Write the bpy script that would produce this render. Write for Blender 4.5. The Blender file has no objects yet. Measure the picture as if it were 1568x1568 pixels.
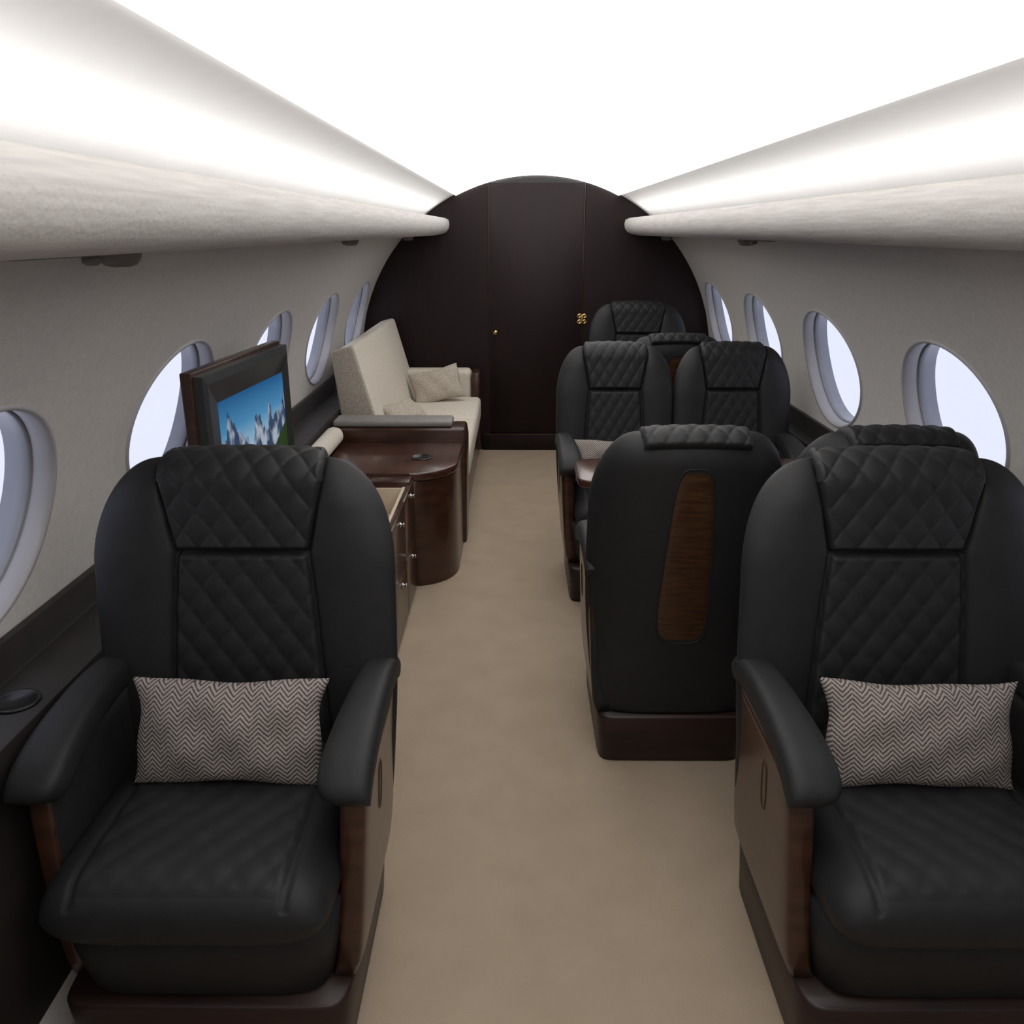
import bpy, math, numpy as np
from mathutils import Vector, Matrix
S=bpy.context.scene
try:
    S.view_settings.view_transform='Standard'
    S.view_settings.look='None'
except Exception as e: print(e)
pi=math.pi
# ---------------------------------------------------------------- materials
def new_mat(name):
    m=bpy.data.materials.new(name); m.use_nodes=True
    nt=m.node_tree; b=nt.nodes['Principled BSDF']
    return m,nt,b
def N(nt,t,**kw):
    n=nt.nodes.new(t)
    for k,v in kw.items():
        if k.startswith('i_'): n.inputs[k[2:]].default_value=v
        else: setattr(n,k,v)
    return n
def math_(nt,op,a,b=None,c=None):
    n=nt.nodes.new('ShaderNodeMath'); n.operation=op
    for i,v in enumerate((a,b,c)):
        if v is None: continue
        if isinstance(v,(int,float)): n.inputs[i].default_value=v
        else: nt.links.new(v,n.inputs[i])
    return n.outputs[0]
def mat_noise(name,c1,c2,scale=40,rough=.6,bump=.0,bscale=None,stretch=(1,1,1),spec=.5,coat=0,metal=0,detail=4,dist=.002):
    m,nt,b=new_mat(name)
    tc=N(nt,'ShaderNodeTexCoord'); mp=N(nt,'ShaderNodeMapping'); mp.inputs['Scale'].default_value=stretch
    nt.links.new(tc.outputs['Object'],mp.inputs[0])
    no=N(nt,'ShaderNodeTexNoise'); no.inputs['Scale'].default_value=scale; no.inputs['Detail'].default_value=detail
    nt.links.new(mp.outputs[0],no.inputs['Vector'])
    cr=N(nt,'ShaderNodeValToRGB'); cr.color_ramp.elements[0].position=.3; cr.color_ramp.elements[1].position=.7
    cr.color_ramp.elements[0].color=(*c1,1); cr.color_ramp.elements[1].color=(*c2,1)
    nt.links.new(no.outputs['Fac'],cr.inputs[0]); nt.links.new(cr.outputs[0],b.inputs['Base Color'])
    b.inputs['Roughness'].default_value=rough; b.inputs['Specular IOR Level'].default_value=spec
    b.inputs['Coat Weight'].default_value=coat; b.inputs['Coat Roughness'].default_value=.15; b.inputs['Metallic'].default_value=metal
    if bump>0:
        n2=N(nt,'ShaderNodeTexNoise'); n2.inputs['Scale'].default_value=bscale or scale; n2.inputs['Detail'].default_value=5
        nt.links.new(tc.outputs['Object'],n2.inputs['Vector'])
        bp=N(nt,'ShaderNodeBump'); bp.inputs['Strength'].default_value=bump; bp.inputs['Distance'].default_value=dist
        nt.links.new(n2.outputs['Fac'],bp.inputs['Height']); nt.links.new(bp.outputs[0],b.inputs['Normal'])
    return m
M={}
M['leather']=mat_noise('black_leather',(.0135,.0137,.0145),(.017,.0172,.018),30,.58,.25,260,spec=.32,dist=.001)
M['wood']=mat_noise('walnut_gloss',(.028,.011,.006),(.060,.024,.013),7,.28,stretch=(1,1,6),spec=.45,coat=.25)
M['woodh']=mat_noise('walnut_gloss_horizontal',(.035,.013,.008),(.075,.029,.017),7,.25,stretch=(6,1,6),spec=.5,coat=.35)
M['inlay']=mat_noise('walnut_inlay',(.026,.0105,.004),(.066,.029,.012),9,.4,stretch=(2,1,14),spec=.4,coat=.1)
M['darkwood']=mat_noise('espresso_wood',(.009,.0035,.0042),(.0145,.0056,.006),5,.5,stretch=(5,5,.5),spec=.28)
M['basewood']=mat_noise('mahogany_base',(.016,.008,.0075),(.03,.014,.012),6,.4,stretch=(1,1,6),spec=.4)
M['ledge']=mat_noise('ledge_charcoal',(.018,.015,.014),(.026,.022,.020),12,.45,spec=.4)
M['wall']=mat_noise('wall_fabric',(.53,.51,.49),(.58,.56,.54),60,.85,.5,330,spec=.2)
M['valance']=mat_noise('valance_fabric',(.50,.475,.46),(.60,.58,.56),26,.85,.6,120,stretch=(1,.25,6),spec=.2)
M['ceil']=mat_noise('ceiling_white',(.86,.86,.86),(.88,.88,.88),20,.8,.1,200,spec=.2)
M['carpet']=mat_noise('carpet_tan',(.36,.285,.21),(.395,.315,.235),8,.95,.6,420,spec=.1,dist=.003)
M['cream']=mat_noise('cream_fabric',(.60,.55,.47),(.70,.64,.56),90,.9,.6,240,spec=.15)
M['boucle']=mat_noise('boucle_fabric',(.34,.29,.235),(.60,.55,.47),170,.95,.8,200,spec=.1,dist=.004)
M['greypad']=mat_noise('grey_pad',(.20,.185,.17),(.25,.235,.22),30,.5,.2,200)
M['plastic']=mat_noise('window_surround',(.38,.37,.39),(.42,.41,.43),10,.45)
M['frame']=mat_noise('window_frame_grey',(.26,.27,.31),(.31,.32,.36),10,.3)
M['fixture']=mat_noise('fixture_grey',(.12,.11,.10),(.16,.15,.14),10,.5)
M['brass']=mat_noise('brass',(.55,.38,.15),(.65,.45,.2),10,.3,metal=1)
M['bronze']=mat_noise('dark_bronze',(.05,.028,.015),(.08,.045,.025),10,.35,metal=.6)
M['steel']=mat_noise('brushed_steel',(.5,.5,.5),(.6,.6,.6),10,.25,metal=1)
M['bezel']=mat_noise('tv_bezel',(.028,.030,.031),(.036,.038,.039),10,.35)
M['beige']=mat_noise('drawer_lining',(.55,.45,.34),(.60,.50,.38),12,.7)
M['black']=mat_noise('black_plastic',(.006,.006,.006),(.01,.01,.01),10,.3)
# glowing ceiling sheet, added to brighten the cabin; no known fixture
m,nt,b=new_mat('ceiling_fill_glow')
b.inputs['Base Color'].default_value=(.85,.85,.85,1); b.inputs['Emission Color'].default_value=(1,.975,.95,1); b.inputs['Emission Strength'].default_value=2.0; M['fill_glow']=m
# glass
m,nt,b=new_mat('window_glass'); nt.nodes.remove(b)
tr=N(nt,'ShaderNodeBsdfTransparent'); tr.inputs[0].default_value=(.96,.97,1,1)
gl=N(nt,'ShaderNodeBsdfGlossy'); gl.inputs['Roughness'].default_value=.03
mx=N(nt,'ShaderNodeMixShader'); mx.inputs[0].default_value=.05
nt.links.new(tr.outputs[0],mx.inputs[1]); nt.links.new(gl.outputs[0],mx.inputs[2]); nt.links.new(mx.outputs[0],nt.nodes['Material Output'].inputs[0]); M['glass']=m
# herringbone
m,nt,b=new_mat('herringbone_wool')
tc=N(nt,'ShaderNodeTexCoord'); sx=N(nt,'ShaderNodeSeparateXYZ'); nt.links.new(tc.outputs['Object'],sx.inputs[0])
tri=math_(nt,'PINGPONG',sx.outputs['X'],.0165)
zz=math_(nt,'ADD',sx.outputs['Z'],tri)
st=math_(nt,'SINE',math_(nt,'MULTIPLY',zz,2*pi/.0088))
no=N(nt,'ShaderNodeTexNoise'); no.inputs['Scale'].default_value=350; nt.links.new(tc.outputs['Object'],no.inputs['Vector'])
st2=math_(nt,'ADD',st,math_(nt,'MULTIPLY',math_(nt,'SUBTRACT',no.outputs['Fac'],.5),2.6))
cr=N(nt,'ShaderNodeValToRGB'); cr.color_ramp.elements[0].position=.15; cr.color_ramp.elements[1].position=.6
cr.color_ramp.elements[0].color=(.085,.070,.065,1); cr.color_ramp.elements[1].color=(.35,.31,.285,1)
nt.links.new(math_(nt,'MULTIPLY_ADD',st2,.5,.5),cr.inputs[0]); nt.links.new(cr.outputs[0],b.inputs['Base Color'])
b.inputs['Roughness'].default_value=.95; b.inputs['Specular IOR Level'].default_value=.1
bp=N(nt,'ShaderNodeBump'); bp.inputs['Strength'].default_value=.5; bp.inputs['Distance'].default_value=.001
nt.links.new(st2,bp.inputs['Height']); nt.links.new(bp.outputs[0],b.inputs['Normal']); M['herring']=m
# tv picture
m,nt,b=new_mat('tv_picture')
tc=N(nt,'ShaderNodeTexCoord'); sx=N(nt,'ShaderNodeSeparateXYZ'); nt.links.new(tc.outputs['UV'],sx.inputs[0])
U=sx.outputs['X']; V=sx.outputs['Y']
sky=N(nt,'ShaderNodeValToRGB'); e=sky.color_ramp.elements; e[0].position=.5;e[0].color=(.38,.60,.78,1); e[1].position=1;e[1].color=(.012,.11,.29,1)
x=e.new(.75); x.color=(.07,.28,.52,1)
nt.links.new(V,sky.inputs[0])
n1=N(nt,'ShaderNodeTexNoise',noise_dimensions='1D'); n1.inputs['Scale'].default_value=4.5; n1.inputs['Detail'].default_value=8; n1.inputs['Roughness'].default_value=.6
nt.links.new(math_(nt,'ADD',U,3.3),n1.inputs['W'])
ridge=math_(nt,'MULTIPLY_ADD',n1.outputs['Fac'],.95,.20)
mask=math_(nt,'LESS_THAN',V,ridge)
n2=N(nt,'ShaderNodeTexNoise'); n2.inputs['Scale'].default_value=6; n2.inputs['Detail'].default_value=6
mp=N(nt,'ShaderNodeMapping'); mp.inputs['Scale'].default_value=(2,.8,1); mp.inputs['Rotation'].default_value=(0,0,.5)
nt.links.new(tc.outputs['UV'],mp.inputs[0]); nt.links.new(mp.outputs[0],n2.inputs['Vector'])
mc=N(nt,'ShaderNodeValToRGB'); e=mc.color_ramp.elements; e[0].position=.47;e[0].color=(.03,.06,.13,1); e[1].position=.62;e[1].color=(.45,.52,.62,1)
nt.links.new(n2.outputs['Fac'],mc.inputs[0])
g=N(nt,'ShaderNodeMix',data_type='RGBA'); nt.links.new(math_(nt,'LESS_THAN',V,math_(nt,'MULTIPLY_ADD',U,.75,-.2)),g.inputs[0]); nt.links.new(mc.outputs[0],g.inputs[6]); g.inputs[7].default_value=(.02,.05,.012,1)
mm=N(nt,'ShaderNodeMix',data_type='RGBA'); nt.links.new(mask,mm.inputs[0]); nt.links.new(sky.outputs[0],mm.inputs[6]); nt.links.new(g.outputs[2],mm.inputs[7])
b.inputs['Base Color'].default_value=(.01,.01,.01,1); b.inputs['Roughness'].default_value=.25
nt.links.new(mm.outputs[2],b.inputs['Emission Color']); b.inputs['Emission Strength'].default_value=.75; M['tv']=m

# ---------------------------------------------------------------- mesh helpers
def mk_mesh(name,V_,F_,mats,smooth=True,fm=None):
    me=bpy.data.meshes.new(name); me.from_pydata([tuple(map(float,v)) for v in V_],[],F_)
    for k in (mats if isinstance(mats,(list,tuple)) else [mats]): me.materials.append(M[k])
    if fm is not None: me.polygons.foreach_set('material_index',fm)
    if smooth: me.polygons.foreach_set('use_smooth',[True]*len(me.polygons))
    me.validate(); me.update(); return me
def obj(name,me,parent=None,loc=(0,0,0),rot=(0,0,0),scale=(1,1,1)):
    o=bpy.data.objects.new(name,me); S.collection.objects.link(o)
    o.location=loc;o.rotation_euler=rot;o.scale=scale
    if parent: o.parent=parent
    return o
def empty(name,loc=(0,0,0),rot=(0,0,0)):
    o=bpy.data.objects.new(name,None); S.collection.objects.link(o); o.location=loc;o.rotation_euler=rot;o.empty_display_size=.1; return o
def fix_normals(me):
    import bmesh
    bm=bmesh.new(); bm.from_mesh(me); bmesh.ops.remove_doubles(bm,verts=bm.verts,dist=1e-5); bmesh.ops.recalc_face_normals(bm,faces=bm.faces); bm.to_mesh(me); bm.free(); return me
def grid_faces(nu,nv,off=0,wrap=False,flip=False):
    F=[]
    for j in range(nv-1):
        for i in range(nu if wrap else nu-1):
            a=off+j*nu+i; b_=off+j*nu+(i+1)%nu; c=b_+nu; d=a+nu
            F.append((a,d,c,b_) if flip else (a,b_,c,d))
    return F
def prism(name,poly,axis,a0,a1,mat,bevel=.004,seg=2,smooth=True):
    def P(p,a): return (p[0],p[1],a) if axis=='z' else ((p[0],a,p[1]) if axis=='y' else (a,p[0],p[1]))
    n=len(poly); V_=[P(p,a0) for p in poly]+[P(p,a1) for p in poly]
    F=[tuple(range(n)),tuple(range(n,2*n))]+[(i,(i+1)%n,n+(i+1)%n,n+i) for i in range(n)]
    me=mk_mesh(name,V_,F,mat,False)
    import bmesh
    bm=bmesh.new(); bm.from_mesh(me); bmesh.ops.recalc_face_normals(bm,faces=bm.faces)
    if bevel>0:
        es=[e for e in bm.edges if len(e.link_faces)==2 and e.calc_face_angle(0)>.45]
        bmesh.ops.bevel(bm,geom=es,offset=bevel,segments=seg,affect='EDGES',profile=.5,clamp_overlap=True)
    bm.to_mesh(me); bm.free()
    if smooth:
        for p in me.polygons: p.use_smooth=True
        try: me.set_sharp_from_angle(angle=.6)
        except Exception: pass
    return me
def box(name,x0,x1,y0,y1,z0,z1,mat,bevel=.004,seg=2):
    return prism(name,[(x0,y0),(x1,y0),(x1,y1),(x0,y1)],'z',z0,z1,mat,bevel,seg)
def loft(name,rings,mats,caps=True,smooth=True):
    n=len(rings[0]); V_=[p for r in rings for p in r]
    F=grid_faces(n,len(rings),0,True)
    if caps: F.append(tuple(range(n))); F.append(tuple(range((len(rings)-1)*n,len(rings)*n)))
    me=mk_mesh(name,V_,F,mats,smooth); return fix_normals(me)
def sgnpow(a,p): return math.copysign(abs(a)**p,a)
def superell(cx,cy,a,b_,n=24,e=.5):
    return [(cx+a*sgnpow(math.cos(2*pi*i/n),e),cy+b_*sgnpow(math.sin(2*pi*i/n),e)) for i in range(n)]
def lathe(name,prof,mat,n=24):
    rings=[[(r*math.cos(2*pi*i/n),r*math.sin(2*pi*i/n),z) for i in range(n)] for r,z in prof]
    return loft(name,rings,mat)
def tube_ring(name,path,r,mat,n=8):
    L=len(path); V_=[]
    for k in range(L):
        p=Vector(path[k]); t=(Vector(path[(k+1)%L])-Vector(path[k-1])).normalized()
        up=Vector((1,0,0)) if abs(t.x)<.9 else Vector((0,0,1))
        a=t.cross(up).normalized(); c=t.cross(a).normalized()
        V_+= [tuple(p+a*r*math.cos(2*pi*i/n)+c*r*math.sin(2*pi*i/n)) for i in range(n)]
    F=[]
    for k in range(L):
        for i in range(n):
            F.append((k*n+i,k*n+(i+1)%n,((k+1)%L)*n+(i+1)%n,((k+1)%L)*n+i))
    return fix_normals(mk_mesh(name,V_,F,mat))

# ---------------------------------------------------------------- room
R=1.133; ZC=.61; R2=R*R
YB=5.6; YF=-.975
def halfw(z): return math.sqrt(max(0,R2-(z-ZC)**2))
def W(sg,y,s,dep=0):
    ph=s/R; r=R+dep
    return (sg*r*math.cos(ph),y,ZC+r*math.sin(ph))
s_bot=R*math.asin((-.0-ZC)/R); s_top=R*math.asin((1.40-ZC)/R)
sc=R*math.radians(15.2); WA=.29; WB=.225
wcent=[-.5+.95*k for k in range(7)]
def build_wall(sg,name):
    V_=[];F=[]
    y_edges=[YF+.95*k for k in range(8)]
    lo,hi=sc-.30,sc+.30
    def add_grid(y0,y1,s0,s1,nyy,ns):
        off=len(V_)
        for j in range(ns+1):
            for i in range(nyy+1):
                V_.append(W(sg,y0+(y1-y0)*i/nyy,s0+(s1-s0)*j/ns))
        F.extend(grid_faces(nyy+1,ns+1,off))
    add_grid(y_edges[0],y_edges[-1],s_bot,lo,1,14)
    add_grid(y_edges[0],y_edges[-1],hi,s_top,1,14)
    q=16
    for c in wcent:
        per=[]
        for i in range(q): per.append((-1+2*i/q,-1))
        for i in range(q): per.append((1,-1+2*i/q))
        for i in range(q): per.append((1-2*i/q,1))
        for i in range(q): per.append((-1,1-2*i/q))
        off=len(V_); mr=8
        for j in range(mr+1):
            t=(j/mr)**1.3
            for (a,b_) in per:
                th=math.atan2(b_*.30,a*.475)
                ex,ey=math.cos(th),math.sin(th)
                rr=1/math.sqrt((ex/(WA*1.03))**2+(ey/(WB*1.03))**2)
                ex*=rr;ey*=rr
                V_.append(W(sg,c+ex+(a*.475-ex)*t, sc+ey+(b_*.30-ey)*t))
        F.extend(grid_faces(len(per),mr+1,off,True))
    me=mk_mesh(name,V_,F,'wall'); fix_normals(me); return obj(name,me)
build_wall(-1,'wall_left'); build_wall(1,'wall_right')
def build_window(sg,c,idx):
    P=empty('window_%d'%idx,W(sg,c,sc)); ox,oy,oz=P.location
    n=72
    def ring(k,dep): return [tuple(np.array(W(sg,c+WA*k*math.cos(2*pi*i/n),sc+WB*k*math.sin(2*pi*i/n),dep))-np.array((ox,oy,oz))) for i in range(n)]
    V_=[];prof=[(1.045,.001),(1.03,-.006),(1.0,-.004),(.98,.006),(.965,.022),(.96,.042)]
    for k,d in prof: V_+=ring(k,d)
    obj('surround',fix_normals(mk_mesh('surround',V_,grid_faces(n,len(prof),0,True),'plastic')),P)
    V_=[];prof=[(.975,.040),(.95,.034),(.935,.040),(.93,.055),(.925,.085)]
    for k,d in prof: V_+=ring(k,d)
    obj('frame',fix_normals(mk_mesh('frame',V_,grid_faces(n,len(prof),0,True),'frame')),P)
    V_=[]
    for k in (.932,.6,.3,.02): V_+=ring(k,.062)
    obj('pane',mk_mesh('pane',V_,grid_faces(n,4,0,True)+[tuple(range(3*n,4*n))],'glass'),P)
i=1
for sg in (-1,1):
    for c in wcent: build_window(sg,c,i); i+=1
obj('floor',box('floor',-.97,.97,YF,YB+.1,-.06,0,'carpet',0))
# ceiling with an added glowing fill panel in the middle
V_=[];ph0=math.asin((1.40-ZC)/R); n=40
for yy in (YF,YB+.06):
    for k in range(n+1):
        ph=ph0+(pi-2*ph0)*k/n
        V_.append((R*math.cos(ph),yy,ZC+R*math.sin(ph)))
obj('ceiling',mk_mesh('ceiling',V_,grid_faces(n+1,2),'ceil'))
V_=[]; r_=R-.012
xs=np.linspace(-.50,.50,25)
for yy in (YF+.02,YB-.03):
    for x in xs: V_.append((x,yy,ZC+math.sqrt(r_*r_-x*x)))
for yy in (YF+.02,YB-.03):
    for x in xs: V_.append((x,yy,ZC+math.sqrt((R-.001)**2-x*x)))
F=grid_faces(25,2)+grid_faces(25,2,50,flip=True)+[(0,25,75,50),(24,49,99,74)]
obj('ceiling_fill_panel',mk_mesh('ceiling_fill_panel',V_,F,'fill_glow'))
def valance(sg,name):
    prof=[(.825,1.384),(.72,1.381),(.64,1.381),(.595,1.388),(.565,1.402),(.55,1.425),(.546,1.45),(.552,1.475),(.575,1.485),(.70,1.485),(.735,1.47)]
    rings=[[(sg*x_,y,z) for x_,z in prof] for y in np.linspace(YF+.001,YB-.001,30)]
    o=obj(name,loft(name,rings,'valance')); 
    try: o.data.set_sharp_from_angle(angle=1.2)
    except Exception: pass
valance(-1,'trim_1'); valance(1,'trim_2')
B=empty('wall_back',(0,YB,0))
def bh_poly(x0,x1):
    pts=[]
    xs=np.linspace(x0,x1,24)
    r=R+.0
    for x in xs:
        zb=max(0,ZC-math.sqrt(max(0,r*r-x*x))); pts.append((x,zb))
    for x in xs[::-1]:
        zt=ZC+math.sqrt(max(1e-6,r*r-x*x)); pts.append((x,max(zt,zb+.001)))
    return pts
obj('panel_1',prism('panel',bh_poly(-1.128,-.3065),'y',0,.05,'darkwood',0),B)
obj('panel_2',prism('panel',bh_poly(.3015,1.128),'y',0,.05,'darkwood',0),B)
obj('backing',prism('backing',bh_poly(-1.12,1.12),'y',.03,.055,'black',0),B)
D=empty('door_1',(0,YB,0))
obj('leaf',box('leaf',-.3035,.2985,.003,.045,.004,1.69,'darkwood',.002),D)
obj('edge_strip',box('edge_strip',-.3035,-.3005,-.0015,.01,.11,1.69,'inlay',.0005),D)
obj('edge_strip',box('edge_strip',.2955,.2985,-.0015,.01,.11,1.69,'wood',.0005),D)
kn=lathe('knob',[(.012,0),(.012,.004),(.006,.006),(.006,.02),(.014,.028),(.017,.036),(.013,.044),(.004,.047)],'brass')
obj('door_knob',kn,D,(-.262,.003,.785),(pi/2,0,0))
for dx in (-.016,.016):
    for dz in (-.018,.018):
        obj('latch_leaf',lathe('latch_leaf',[(.004,0),(.015,.001),(.017,.004),(.015,.008),(.008,.009),(.003,.005)],'brass'),D,(.297+dx,.002,.868+dz),(pi/2,0,0))
obj('latch_pin',lathe('latch_pin',[(.004,-.03),(.006,-.028),(.006,.028),(.004,.03)],'brass'),D,(.297,-.006,.868))
T=empty('baseboard_back',(0,YB,0))
obj('board',box('board',-.35,1.0,-.014,.002,0,.105,'darkwood',.003),T)
obj('bead',box('bead',-.35,1.0,-.018,.0,.105,.111,'wood',.002),T)
Fw=empty('wall_front',(0,YF,0))
obj('panel',prism('panel',bh_poly(-1.128,1.128),'y',-.05,-.001,'wall',0),Fw)
def ledge(sg,xin,name):
    top=.585
    pts=[(sg*xin,top)]
    pts.append((sg*(xin),.16 if xin>1.0 else .03))
    zs=np.linspace(.165 if xin>1.0 else .03,.66,16)
    for z in zs: 
        h=halfw(z)-.004
        if h>xin+.0005: pts.append((sg*h,z))
    pts.append((sg*(halfw(.66)-.022),.66)); pts.append((sg*(halfw(.60)-.026),top))
    return obj(name,prism(name,pts,'y',YF+.01,YB-.02 if sg>0 else 5.58,'ledge',.004,2))
ledge(-1,.985,'trim_3'); ledge(1,1.055,'trim_4')
C=empty('cup_holder',(-1.046,1.37,.586))
obj('rim',lathe('rim',[(.034,0),(.042,0),(.042,.003),(.037,.004),(.034,.001)],'black',32),C)

# ---------------------------------------------------------------- seats
def quilt(x,s,px,pz):
    a=x/px+s/pz; b_=x/px-s/pz
    return (abs(math.sin(pi*a)*math.sin(pi*b_)))**.36
def ss(a,b_,x):
    t=min(1,max(0,(x-a)/(b_-a))); return t*t*(3-2*t)
def ymid(z): return .222+.115*(z-.15)/.8
QA=.0050
def build_seat_parts(hw,H,nu,nv):
    k=hw/.300
    ZS=H-.175           # headrest / panel seam height
    parts=[]
    def wd(z):
        t=min(1,max(0,(z-.15)/.47)); wb=hw*(1-.143*(1-t)**2)
        z1=H-.21
        if z>z1:
            inn=.165*k; q=min(1,(z-z1)/(H-z1)); wb=inn+(wb-inn)*math.sqrt(max(0,1-q**2.1))
        return wb
    def ev(z): return math.sqrt(max(0,1-max(0,(z-H+.085)/.085)**2))
    def eu(u): return math.sqrt(max(0,1-abs(u)**3.4))
    def pw(z):
        t=(ZS-z)/.35
        return k*(.130+.028*min(1.3,max(0,t))**.8) if z<ZS else k*(.130+.034*(z-ZS)/.175)
    def wing(u,z): return -.058*abs(u)**2.4*ss(.2,.45,z)*(1-.5*ss(H-.2,H,z))
    V_=[]
    zs=[.15+(H-.15)*math.sin(pi/2*j/(nv-1)) for j in range(nv)]
    us=[math.sin(pi/2*(-1+2*i/(nu-1))) for i in range(nu)]
    for z in zs:
        w=wd(z); p=pw(z); e2=ev(z); ym=ymid(z)
        for u in us:
            x=u*w; ax=abs(x)
            F_=.068
            t=(ax-p)/max(.01,(w-p))
            if t>0: F_+=.012*math.sin(pi*min(1,t)**.8)**.9*ss(.35,.5,z)
            d=ax-p
            if z>.38: F_-=.014*math.exp(-(d/.0048)**2)
            F_-=.012*math.exp(-((z-ZS)/.0048)**2)*(1 if ax<p else 0)
            if ax<p-.003 and .3<z<ZS:
                edge=min(1,(p-ax)/.010)*min(1,(ZS-z)/.010)
                F_+=QA*quilt(x,z,.056*k,.078)*edge
                F_+=.008*(1-(x/p)**2)
            V_.append((x,ym+wing(u,z)-F_*eu(u)*e2,z))
    nf=len(V_)
    for z in zs:
        w=wd(z); e2=ev(z); ym=ymid(z)
        for u in us:
            x=u*w
            V_.append((x,ym+wing(u,z)+.055*eu(u)*e2,z))
    F=grid_faces(nu,nv)+grid_faces(nu,nv,nf,flip=True)
    F.append(tuple(range(nu-1,-1,-1))+tuple(range(nf,nf+nu)))
    parts.append(('backrest',fix_normals(mk_mesh('backrest',V_,F,'leather'))))
    # headrest sweep
    path=[]
    z_a=ZS+.004; z_b=H-.055
    for z in np.linspace(z_a,z_b,26): path.append((ymid(z)-.077,z))
    yc=ymid(z_b)
    for q in range(1,18):
        a=pi*q/20
        rr=.077 if a<pi/2 else .062
        path.append((yc-rr*sgnpow(math.cos(a),.85),z_b+.064*math.sin(a)**.85))
    P=np.array(path); dl=np.r_[0,np.cumsum(np.hypot(*np.diff(P,axis=0).T))]
    nvh=int(nv*.62); sl=np.linspace(0,dl[-1],nvh)
    py=np.interp(sl,dl,P[:,0]); pz_=np.interp(sl,dl,P[:,1])
    for _ in range(4):
        py[1:-1]=(py[:-2]+2*py[1:-1]+py[2:])/4; pz_[1:-1]=(pz_[:-2]+2*pz_[1:-1]+pz_[2:])/4
    ty=np.gradient(py); tz=np.gradient(pz_); ln=np.hypot(ty,tz); ny_=-tz/ln; nz_=ty/ln
    V_=[];nuh=int(nu*.62); Ls=z_b-z_a
    for j in range(nvh):
        z=pz_[j]; f=min(1,max(0,(z-ZS)/.15)) if sl[j]<Ls+.02 else 1
        h=k*(.129+.034*f**.9)
        if sl[j]>Ls+.06: h-=.008*k*ss(Ls+.06,dl[-1],sl[j])
        for i_ in range(nuh):
            u=math.sin(pi/2*(-1+2*i_/(nuh-1))); x=u*h
            de=min(1,(h-abs(x))/.010); ds=min(1,sl[j]/.010,(dl[-1]-sl[j])/.010)
            disp=QA*quilt(x,z if sl[j]<Ls else z_a+sl[j],.056*k,.078)*min(de,ds)
            disp+= -.016*(1-math.sqrt(max(0,1-(1-de)**2))) -.012*(1-math.sqrt(max(0,1-(1-ds)**2)))
            disp+=.005*(1-u*u)*ds
            V_.append((x,py[j]+ny_[j]*disp,pz_[j]+nz_[j]*disp))
    parts.append(('headrest',fix_normals(mk_mesh('headrest',V_,grid_faces(nuh,nvh),'leather'))))
    # wood inlay on the rear shell
    zi=H/2+.152
    def rear(x,z): 
        u=x/wd(z); return ymid(z)+wing(u,z)+.055*eu(u)*ev(z)
    V_=[(0,rear(0,zi)+.0025,zi)];nr,na=8,64
    for r_ in range(1,nr+1):
        for a_ in range(na):
            th=2*pi*a_/na; q=r_/nr
            uu=sgnpow(math.cos(th),.42)*q; vv=sgnpow(math.sin(th),.42)*q
            z=zi+vv*.245; hx=(.0595-.0135*vv)*k*1.2; x=uu*hx
            V_.append((x,rear(x,z)+(.0028 if q<.97 else -.001),z))
    F=[(0,1+a_,1+(a_+1)%na) for a_ in range(na)]+grid_faces(na,nr,1,True)
    parts.append(('wood_inlay',fix_normals(mk_mesh('wood_inlay',V_,F,'inlay'))))
    path=[]
    for a_ in range(na):
        th=2*pi*a_/na; uu=sgnpow(math.cos(th),.42)*1.02; vv=sgnpow(math.sin(th),.42)*1.005
        z=zi+vv*.245; hx=(.0595-.0135*vv)*k*1.2; x=uu*hx
        path.append((x,rear(x,z),z))
    parts.append(('inlay_piping',tube_ring('inlay_piping',path,.0022,'leather',6)))
    # cushion
    ax_=hw-.060; y0,y1=-.25,.22; n1,n2=81,81; V_=[]
    def cush(u,v): return math.sqrt(max(0,1-abs(u)**6))*math.sqrt(max(0,1-abs(v)**7))
    def cxy(u,v):
        rr=1-.07*abs(v)**10; return u*ax_*rr,(y0+y1)/2+v*(y1-y0)/2*(1-.06*abs(u)**10)
    for j in range(n2):
        v=math.sin(pi/2*(-1+2*j/(n2-1)))
        for i_ in range(n1):
            u=math.sin(pi/2*(-1+2*i_/(n1-1)))
            x,y=cxy(u,v)
            z=.36+.072*cush(u,v)
            pwid=ax_*.72
            z-=.008*math.exp(-((abs(x)-pwid)/.004)**2)*(1 if abs(v)<.97 else 0)
            if abs(x)<pwid and abs(v)<.9: z+=QA*quilt(x,y,.056*k,.078)*min(1,(pwid-abs(x))/.01)
            V_.append((x,y,z))
    nf=len(V_)
    for j in range(n2):
        v=math.sin(pi/2*(-1+2*j/(n2-1)))
        for i_ in range(n1):
            u=math.sin(pi/2*(-1+2*i_/(n1-1)))
            x,y=cxy(u,v)
            V_.append((x,y,.36-.07*cush(u,v)))
    parts.append(('seat_cushion',fix_normals(mk_mesh('seat_cushion',V_,grid_faces(n1,n2)+grid_faces(n1,n2,nf,flip=True),'leather'))))
    rings=[]
    for z,ins in ((.145,.035),(.16,.02),(.25,.005),(.32,.0)):
        rings.append([(x,y,z) for x,y in superell(0,.015,hw*.80-ins,.22-ins,32,.3)])
    parts.append(('seat_frame',loft('seat_frame',rings,'leather')))
    rings=[]
    for z,ins in ((0,.012),(.004,.008),(.14,.0),(.147,.004)):
        rings.append([(x,y,z) for x,y in superell(0,.045,hw*.84-ins,.245-ins,40,.16)])
    parts.append(('pedestal',loft('pedestal',rings,'basewood')))
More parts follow.
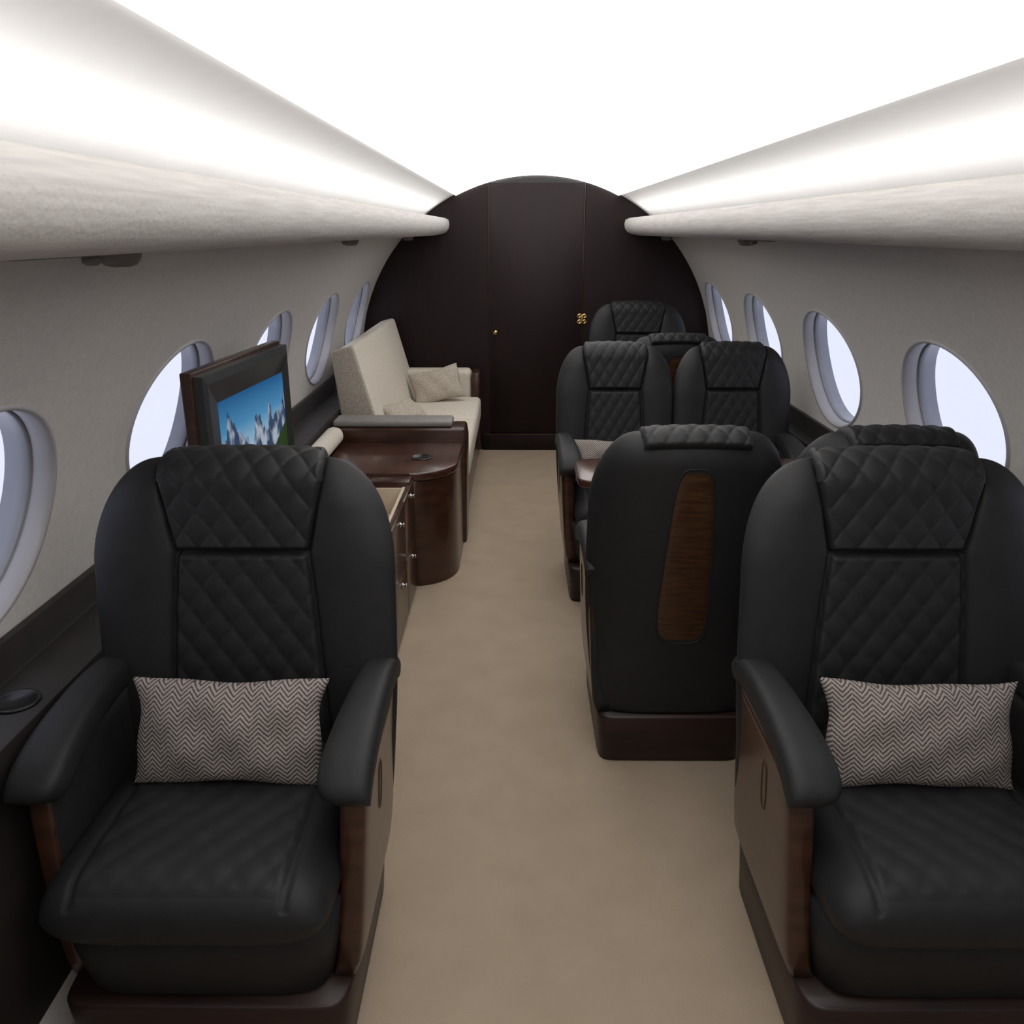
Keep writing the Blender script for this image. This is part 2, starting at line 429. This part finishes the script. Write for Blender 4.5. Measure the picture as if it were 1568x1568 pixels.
    # arms
    for sg,nm in ((-1,'arm_1'),(1,'arm_2')):
        rings=[];nn=48
        def outx(z):
            t=max(0,(z-.15)/.45); return hw*(.88+.12*t**.5)-.004
        for z in np.linspace(.15,.545,16):
            t=(z-.15)/.395; out=outx(z); th=.052
            yb=.265-.03*t; yf=-.135+.025*t**2
            rings.append([(sg*x,y,z) for x,y in superell(out-th/2,(yb+yf)/2,th/2,(yb-yf)/2,nn,.3)])
        me=loft(nm,rings,['wood','leather'])
        mi=[0 if (p.normal.x*sg>.35 or p.normal.y<-.5) and p.center.y<.245 else 1 for p in me.polygons]
        me.polygons.foreach_set('material_index',mi)
        parts.append((nm,me))
        pth=[(.250,.552,.026,.024),(.235,.565,.032,.030),(.17,.576,.034,.033),(.09,.578,.037,.034),(.0,.572,.041,.034),(-.06,.562,.044,.034),(-.105,.547,.046,.034),(-.128,.533,.045,.031),(-.140,.523,.040,.024),(-.145,.518,.028,.014)]
        pts=np.array(pth); tt=np.linspace(0,len(pth)-1,44)
        sm=np.array([np.interp(tt,range(len(pth)),pts[:,c]) for c in range(4)])
        for _ in range(3): sm[:,1:-1]=(sm[:,:-2]+2*sm[:,1:-1]+sm[:,2:])/4
        rings=[]; pipe=[]
        for q in range(44):
            y,z,a,b_=sm[:,q]
            q0,q1=max(0,q-1),min(43,q+1)
            t_=np.array([sm[0,q1]-sm[0,q0],sm[1,q1]-sm[1,q0]]); t_/=np.linalg.norm(t_)
            nrm=np.array([t_[1],-t_[0]])
            cx=hw+.002-a
            # cross-section with a shallow stitched groove along the outer top edge
            ring=[]
            for ii,(xx,hh) in enumerate(superell(0,0,a,b_,40,.60)):
                ring.append((sg*(cx+xx),y+nrm[0]*hh,z+nrm[1]*hh))
            rings.append(ring)
        parts.append((nm+'_pad',loft(nm+'_pad',rings,'leather')))
        zc1=.44; path=[]
        for a_ in range(32):
            th=2*pi*a_/32; yy=.02+.014*sgnpow(math.cos(th),.7); zz_=zc1+.05*sgnpow(math.sin(th),.7)
            path.append((sg*(outx(zz_)-.0005),yy,zz_))
        parts.append((nm+'_pull',tube_ring(nm+'_pull',path,.0022,'bronze')))
    return parts
single=build_seat_parts(.298,.985,201,241)
double=build_seat_parts(.246,.950,151,181)
def seat(parts,x,y,away=False):
    E=empty('armchair',(x,y,0),(0,0,pi if away else 0))
    for nm,me in parts: obj(nm,me,E)
    return E
seat(single,-.663,1.31); seat(single,.619,1.31)
seat(double,.304,2.32,True); seat(double,.79,2.32,True)
seat(double,.288,3.30); seat(double,.780,3.30)
seat(double,.61,4.26,True); seat(single,.615,5.03)

# ---------------------------------------------------------------- pillows
def pillow_mesh(a,b_,t,mat,seed=0,nx=70,nz=50):
    rng=np.random.RandomState(seed); ph=rng.rand(6)*6
    V_=[]
    for side in (-1,1):
        for j in range(nz):
            v=-1+2*j/(nz-1)
            for i_ in range(nx):
                u=-1+2*i_/(nx-1)
                x=a*u*(1-.075*(1-v*v)*abs(u)+.02*math.sin(5*v+ph[0])*abs(u)); z=b_*v*(1-.10*(1-u*u)*abs(v)+.02*math.sin(6*u+ph[1])*abs(v))
                th=t*max(0,(1-abs(u)**2.2)*(1-abs(v)**2.2))**.5
                th*=1+.06*math.sin(9*u+4*v+ph[2])+.05*math.sin(7*v-6*u+ph[3])
                V_.append((x,side*th,z))
    F=grid_faces(nx,nz)+grid_faces(nx,nz,nx*nz,flip=True)
    return fix_normals(mk_mesh('throw_pillow',V_,F,mat))
obj('throw_pillow',pillow_mesh(.182,.102,.048,'herring',1),None,(-.660,1.375,.522),(math.radians(-20),math.radians(.5),0))
obj('throw_pillow',pillow_mesh(.182,.102,.048,'herring',2),None,(.622,1.370,.522),(math.radians(-20),math.radians(1.0),0))
obj('throw_pillow',pillow_mesh(.15,.09,.045,'herring',3),None,(.255,3.35,.520),(math.radians(-18),0,0))
obj('throw_pillow',pillow_mesh(.16,.11,.05,'boucle',4),None,(-.62,5.24,.50),(math.radians(-28),math.radians(-12),math.radians(12)))
obj('throw_pillow',pillow_mesh(.15,.10,.045,'boucle',5),None,(-.70,4.40,.485),(math.radians(-50),0,math.radians(65)))

# ---------------------------------------------------------------- conference table
E=empty('conference_table',(.505,2.83,0))
obj('top',prism('top',[(x,y) for x,y in superell(.0,0,.425,.155,48,.25)],'z',.60,.628,'woodh',.006,3),E)
obj('leg',box('leg',.30,.38,-.05,.05,0,.60,'basewood',.01),E)
obj('leg',box('leg',-.06,.02,-.04,.04,0,.60,'basewood',.01),E)

# ---------------------------------------------------------------- sofa
E=empty('sofa',(0,0,0))
obj('plinth',box('plinth',-.93,-.385,3.97,5.54,0,.05,'basewood',.003),E)
obj('drawer_base',box('drawer_base',-.93,-.372,3.96,5.55,.045,.265,'wood',.006),E)
def pad3(name,P8,mat,e=.012,seg=4):
    import bmesh
    me=bpy.data.meshes.new(name); me.from_pydata(P8,[],[(0,1,2,3),(4,5,6,7),(0,1,5,4),(1,2,6,5),(2,3,7,6),(3,0,4,7)])
    bm=bmesh.new(); bm.from_mesh(me); bmesh.ops.recalc_face_normals(bm,faces=bm.faces)
    bmesh.ops.bevel(bm,geom=list(bm.edges),offset=e,segments=seg,affect='EDGES',profile=.5)
    bm.to_mesh(me); bm.free()
    for p in me.polygons: p.use_smooth=True
    me.materials.append(M[mat]); return me
obj('seat_cushion_1',box('sc',-.85,-.352,3.965,4.74,.265,.405,'cream',.03,5),E)
obj('seat_cushion_2',box('sc',-.85,-.352,4.745,5.38,.265,.405,'cream',.03,5),E)
def backpad(y0,y1): 
    return [(-.945,y0,.39),(-.77,y0,.39),(-.905,y0,.885),(-1.0,y0,.86),(-.945,y1,.39),(-.77,y1,.39),(-.905,y1,.885),(-1.0,y1,.86)]
obj('back_cushion',pad3('bc',backpad(4.07,5.52),'cream',.02),E)
obj('back_end',pad3('be',[(-.962,4.052,.385),(-.765,4.052,.385),(-.903,4.052,.892),(-1.008,4.052,.866),(-.962,4.085,.385),(-.765,4.085,.385),(-.903,4.085,.892),(-1.008,4.085,.866)],'boucle',.012),E)
obj('far_arm',box('fa',-.84,-.415,5.39,5.53,.26,.57,'cream',.03,5),E)
obj('far_arm_panel',box('fap',-.412,-.36,5.38,5.55,.05,.555,'wood',.008),E)
obj('near_arm_panel',prism('nap',[(-.925,.0),(-.36,.0),(-.352,.50),(-.36,.555),(-.975,.555),(-.975,.2)],'y',3.79,3.955,'wood',.012,3),E)
obj('near_arm_pad',box('npad',-.965,-.42,3.80,3.945,.556,.586,'greypad',.012,4),E)

# ---------------------------------------------------------------- cabinet with rounded end + cup holder
E=empty('side_cabinet',(0,0,0))
def roundplan(g=0):
    pts=[(-.925,3.265-g),(-.555,3.265-g)]
    cx,cy=-.555,3.47
    for a in np.linspace(-pi/2,0,16): pts.append((cx+(.18+g)*math.cos(a),cy+(.205+g)*math.sin(a)))
    pts+=[(-.375+g,3.775),(-.925,3.775)]
    return pts
obj('body',prism('body',roundplan(0),'z',0,.455,'wood',.003,1),E)
obj('counter',prism('counter',roundplan(.008),'z',.457,.492,'woodh',.008,3),E)
obj('cup_holder_rim',lathe('chr',[(.036,.0),(.046,.0),(.046,.004),(.040,.006),(.036,.002),(.034,.0005)],'black',32),E,(-.53,3.50,.492))
# ---------------------------------------------------------------- credenza with open drawer
E=empty('credenza',(0,0,0))
obj('carcass',box('carcass',-.93,-.72,1.95,3.245,0,.455,'wood',.003),E)
obj('top',box('top',-.975,-.70,1.94,3.25,.457,.485,'woodh',.006,3),E)
obj('body_front',box('body_front',-.718,-.555,1.95,3.245,0,.30,'wood',.003),E)
obj('end_block',box('end_block',-.698,-.54,3.16,3.247,.302,.485,'wood',.004),E)
obj('end_block',box('end_block',-.698,-.54,1.95,2.05,.302,.485,'wood',.004),E)
obj('drawer_lining',box('drawer_lining',-.698,-.556,2.052,3.158,.302,.36,'beige',.001),E)
obj('drawer_side',box('drawer_side',-.698,-.690,2.052,3.158,.361,.456,'beige',.001),E)
obj('drawer_end',box('drawer_end',-.689,-.556,3.145,3.158,.361,.462,'beige',.001),E)
obj('drawer_back',box('drawer_back',-.568,-.5555,2.052,3.158,.361,.466,'beige',.002),E)
for (a,b_) in ((2.055,2.49),(2.495,2.945),(2.95,3.245)):
    obj('drawer_front',box('df',-.555,-.534,a,b_,.245,.470,'wood',.003),E)
    obj('door_front',box('dof',-.555,-.534,a,b_,.02,.240,'wood',.003),E)
kk=lathe('knob',[(.009,0),(.010,.003),(.005,.005),(.005,.010),(.008,.013),(.008,.016),(.003,.017)],'steel')
for y,z in ((2.81,.43),(3.12,.44),(2.4,.43),(3.10,.20),(2.81,.20),(2.4,.2)):
    obj('knob',kk,E,(-.534,y,z),(0,pi/2,0))
rings=[]
for y,r_ in ((3.0,.01),(3.005,.03),(3.03,.042),(3.7,.042),(3.745,.03),(3.76,.01)):
    rings.append([(-.94+r_*math.cos(2*pi*i/24),y,.540+r_*.95*math.sin(2*pi*i/24)) for i in range(24)])
obj('bolster_cushion',loft('bolster_cushion',rings,'cream'))

# ---------------------------------------------------------------- television
p0=(-.948,2.17); p1=(-.903,2.86)
ang=math.atan2(p1[0]-p0[0],p1[1]-p0[1]); L_=math.hypot(p1[0]-p0[0],p1[1]-p0[1]); H_=.576
E=empty('television',(p0[0],p0[1],.487),(0,0,-ang))
obj('wood_frame',box('wf',-.045,-.012,0,L_,.0,H_,'wood',.006),E)
def tvq(name,o0,o1,x0,x1,mat):
    (ya,yb,za,zb)=o0;(yc,yd,zc2,zd)=o1
    A=[(x0,ya,za),(x0,yb,za),(x0,yb,zb),(x0,ya,zb)];Bq=[(x1,yc,zc2),(x1,yd,zc2),(x1,yd,zd),(x1,yc,zd)]
    return mk_mesh(name,A+Bq,[(i,(i+1)%4,4+(i+1)%4,4+i) for i in range(4)],mat,False)
o1=(.008,L_-.008,.02,H_-.012); o2=(.03,L_-.02,.04,H_-.035); o3=(.12,L_-.033,.12,H_-.100); 
obj('bezel_side',fix_normals(tvq('bs',o1,o1,-.012,.012,'bezel')),E)
obj('bezel_face',fix_normals(tvq('bf',o1,o2,.012,.016,'bezel')),E)
obj('bezel_chamfer',fix_normals(tvq('bc',o2,o3,.016,-.002,'bezel')),E)
me=mk_mesh('screen',[(-.002,o3[0],o3[2]),(-.002,o3[1],o3[2]),(-.002,o3[1],o3[3]),(-.002,o3[0],o3[3])],[(0,1,2,3)],'tv',False)
uv=me.uv_layers.new(name='UVMap')
for li,c in enumerate(((0,0),(1,0),(1,1),(0,1))): uv.data[li].uv=c
obj('screen',me,E)

# ---------------------------------------------------------------- reading lights
dome=lathe('dome',[(.036,.0),(.036,-.008),(.033,-.018),(.026,-.027),(.016,-.030),(.002,-.030)],'fixture',32)
for sg in (-1,1):
    for y in (-.6,1.48,3.55,5.45):
        E=empty('reading_light',(sg*.79,y,1.382))
        obj('dome',dome,E)
        obj('bracket',box('bracket',-.018,.018,-.34,-.045,-.010,.0,'fixture',.003),E)
        obj('vent',lathe('vent',[(.014,0),(.014,-.012),(.009,-.016),(.002,-.016)],'fixture'),E,(0,-.10,-.008))

# ---------------------------------------------------------------- lights
def area(name,loc,rot,sx_,sy_,e,col=(1,1,1)):
    l=bpy.data.lights.new(name,'AREA'); l.shape='RECTANGLE'; l.size=sx_; l.size_y=sy_; l.energy=e; l.color=col
    o=bpy.data.objects.new(name,l); S.collection.objects.link(o); o.location=loc; o.rotation_euler=rot; return o
for sg in (-1,1):
    area('cove_fill',(sg*.60,2.3,1.492),(pi,math.radians(20*sg),0),.05,6.4,3,(1,.98,.95))  # added fill strips above the valances, aimed up to whiten the ceiling
w=bpy.data.worlds.new('World'); S.world=w; w.use_nodes=True
bg=w.node_tree.nodes['Background']; bg.inputs[0].default_value=(.80,.83,.98,1); bg.inputs[1].default_value=1.1

# ---------------------------------------------------------------- camera
c=bpy.data.cameras.new('camera'); c.sensor_width=36; c.lens=1300/1568*36; c.clip_start=.02
o=bpy.data.objects.new('camera',c); S.collection.objects.link(o)
o.location=(-.125,0,1.41); o.rotation_euler=(math.radians(90-18.34),0,math.radians(.31)); S.camera=o
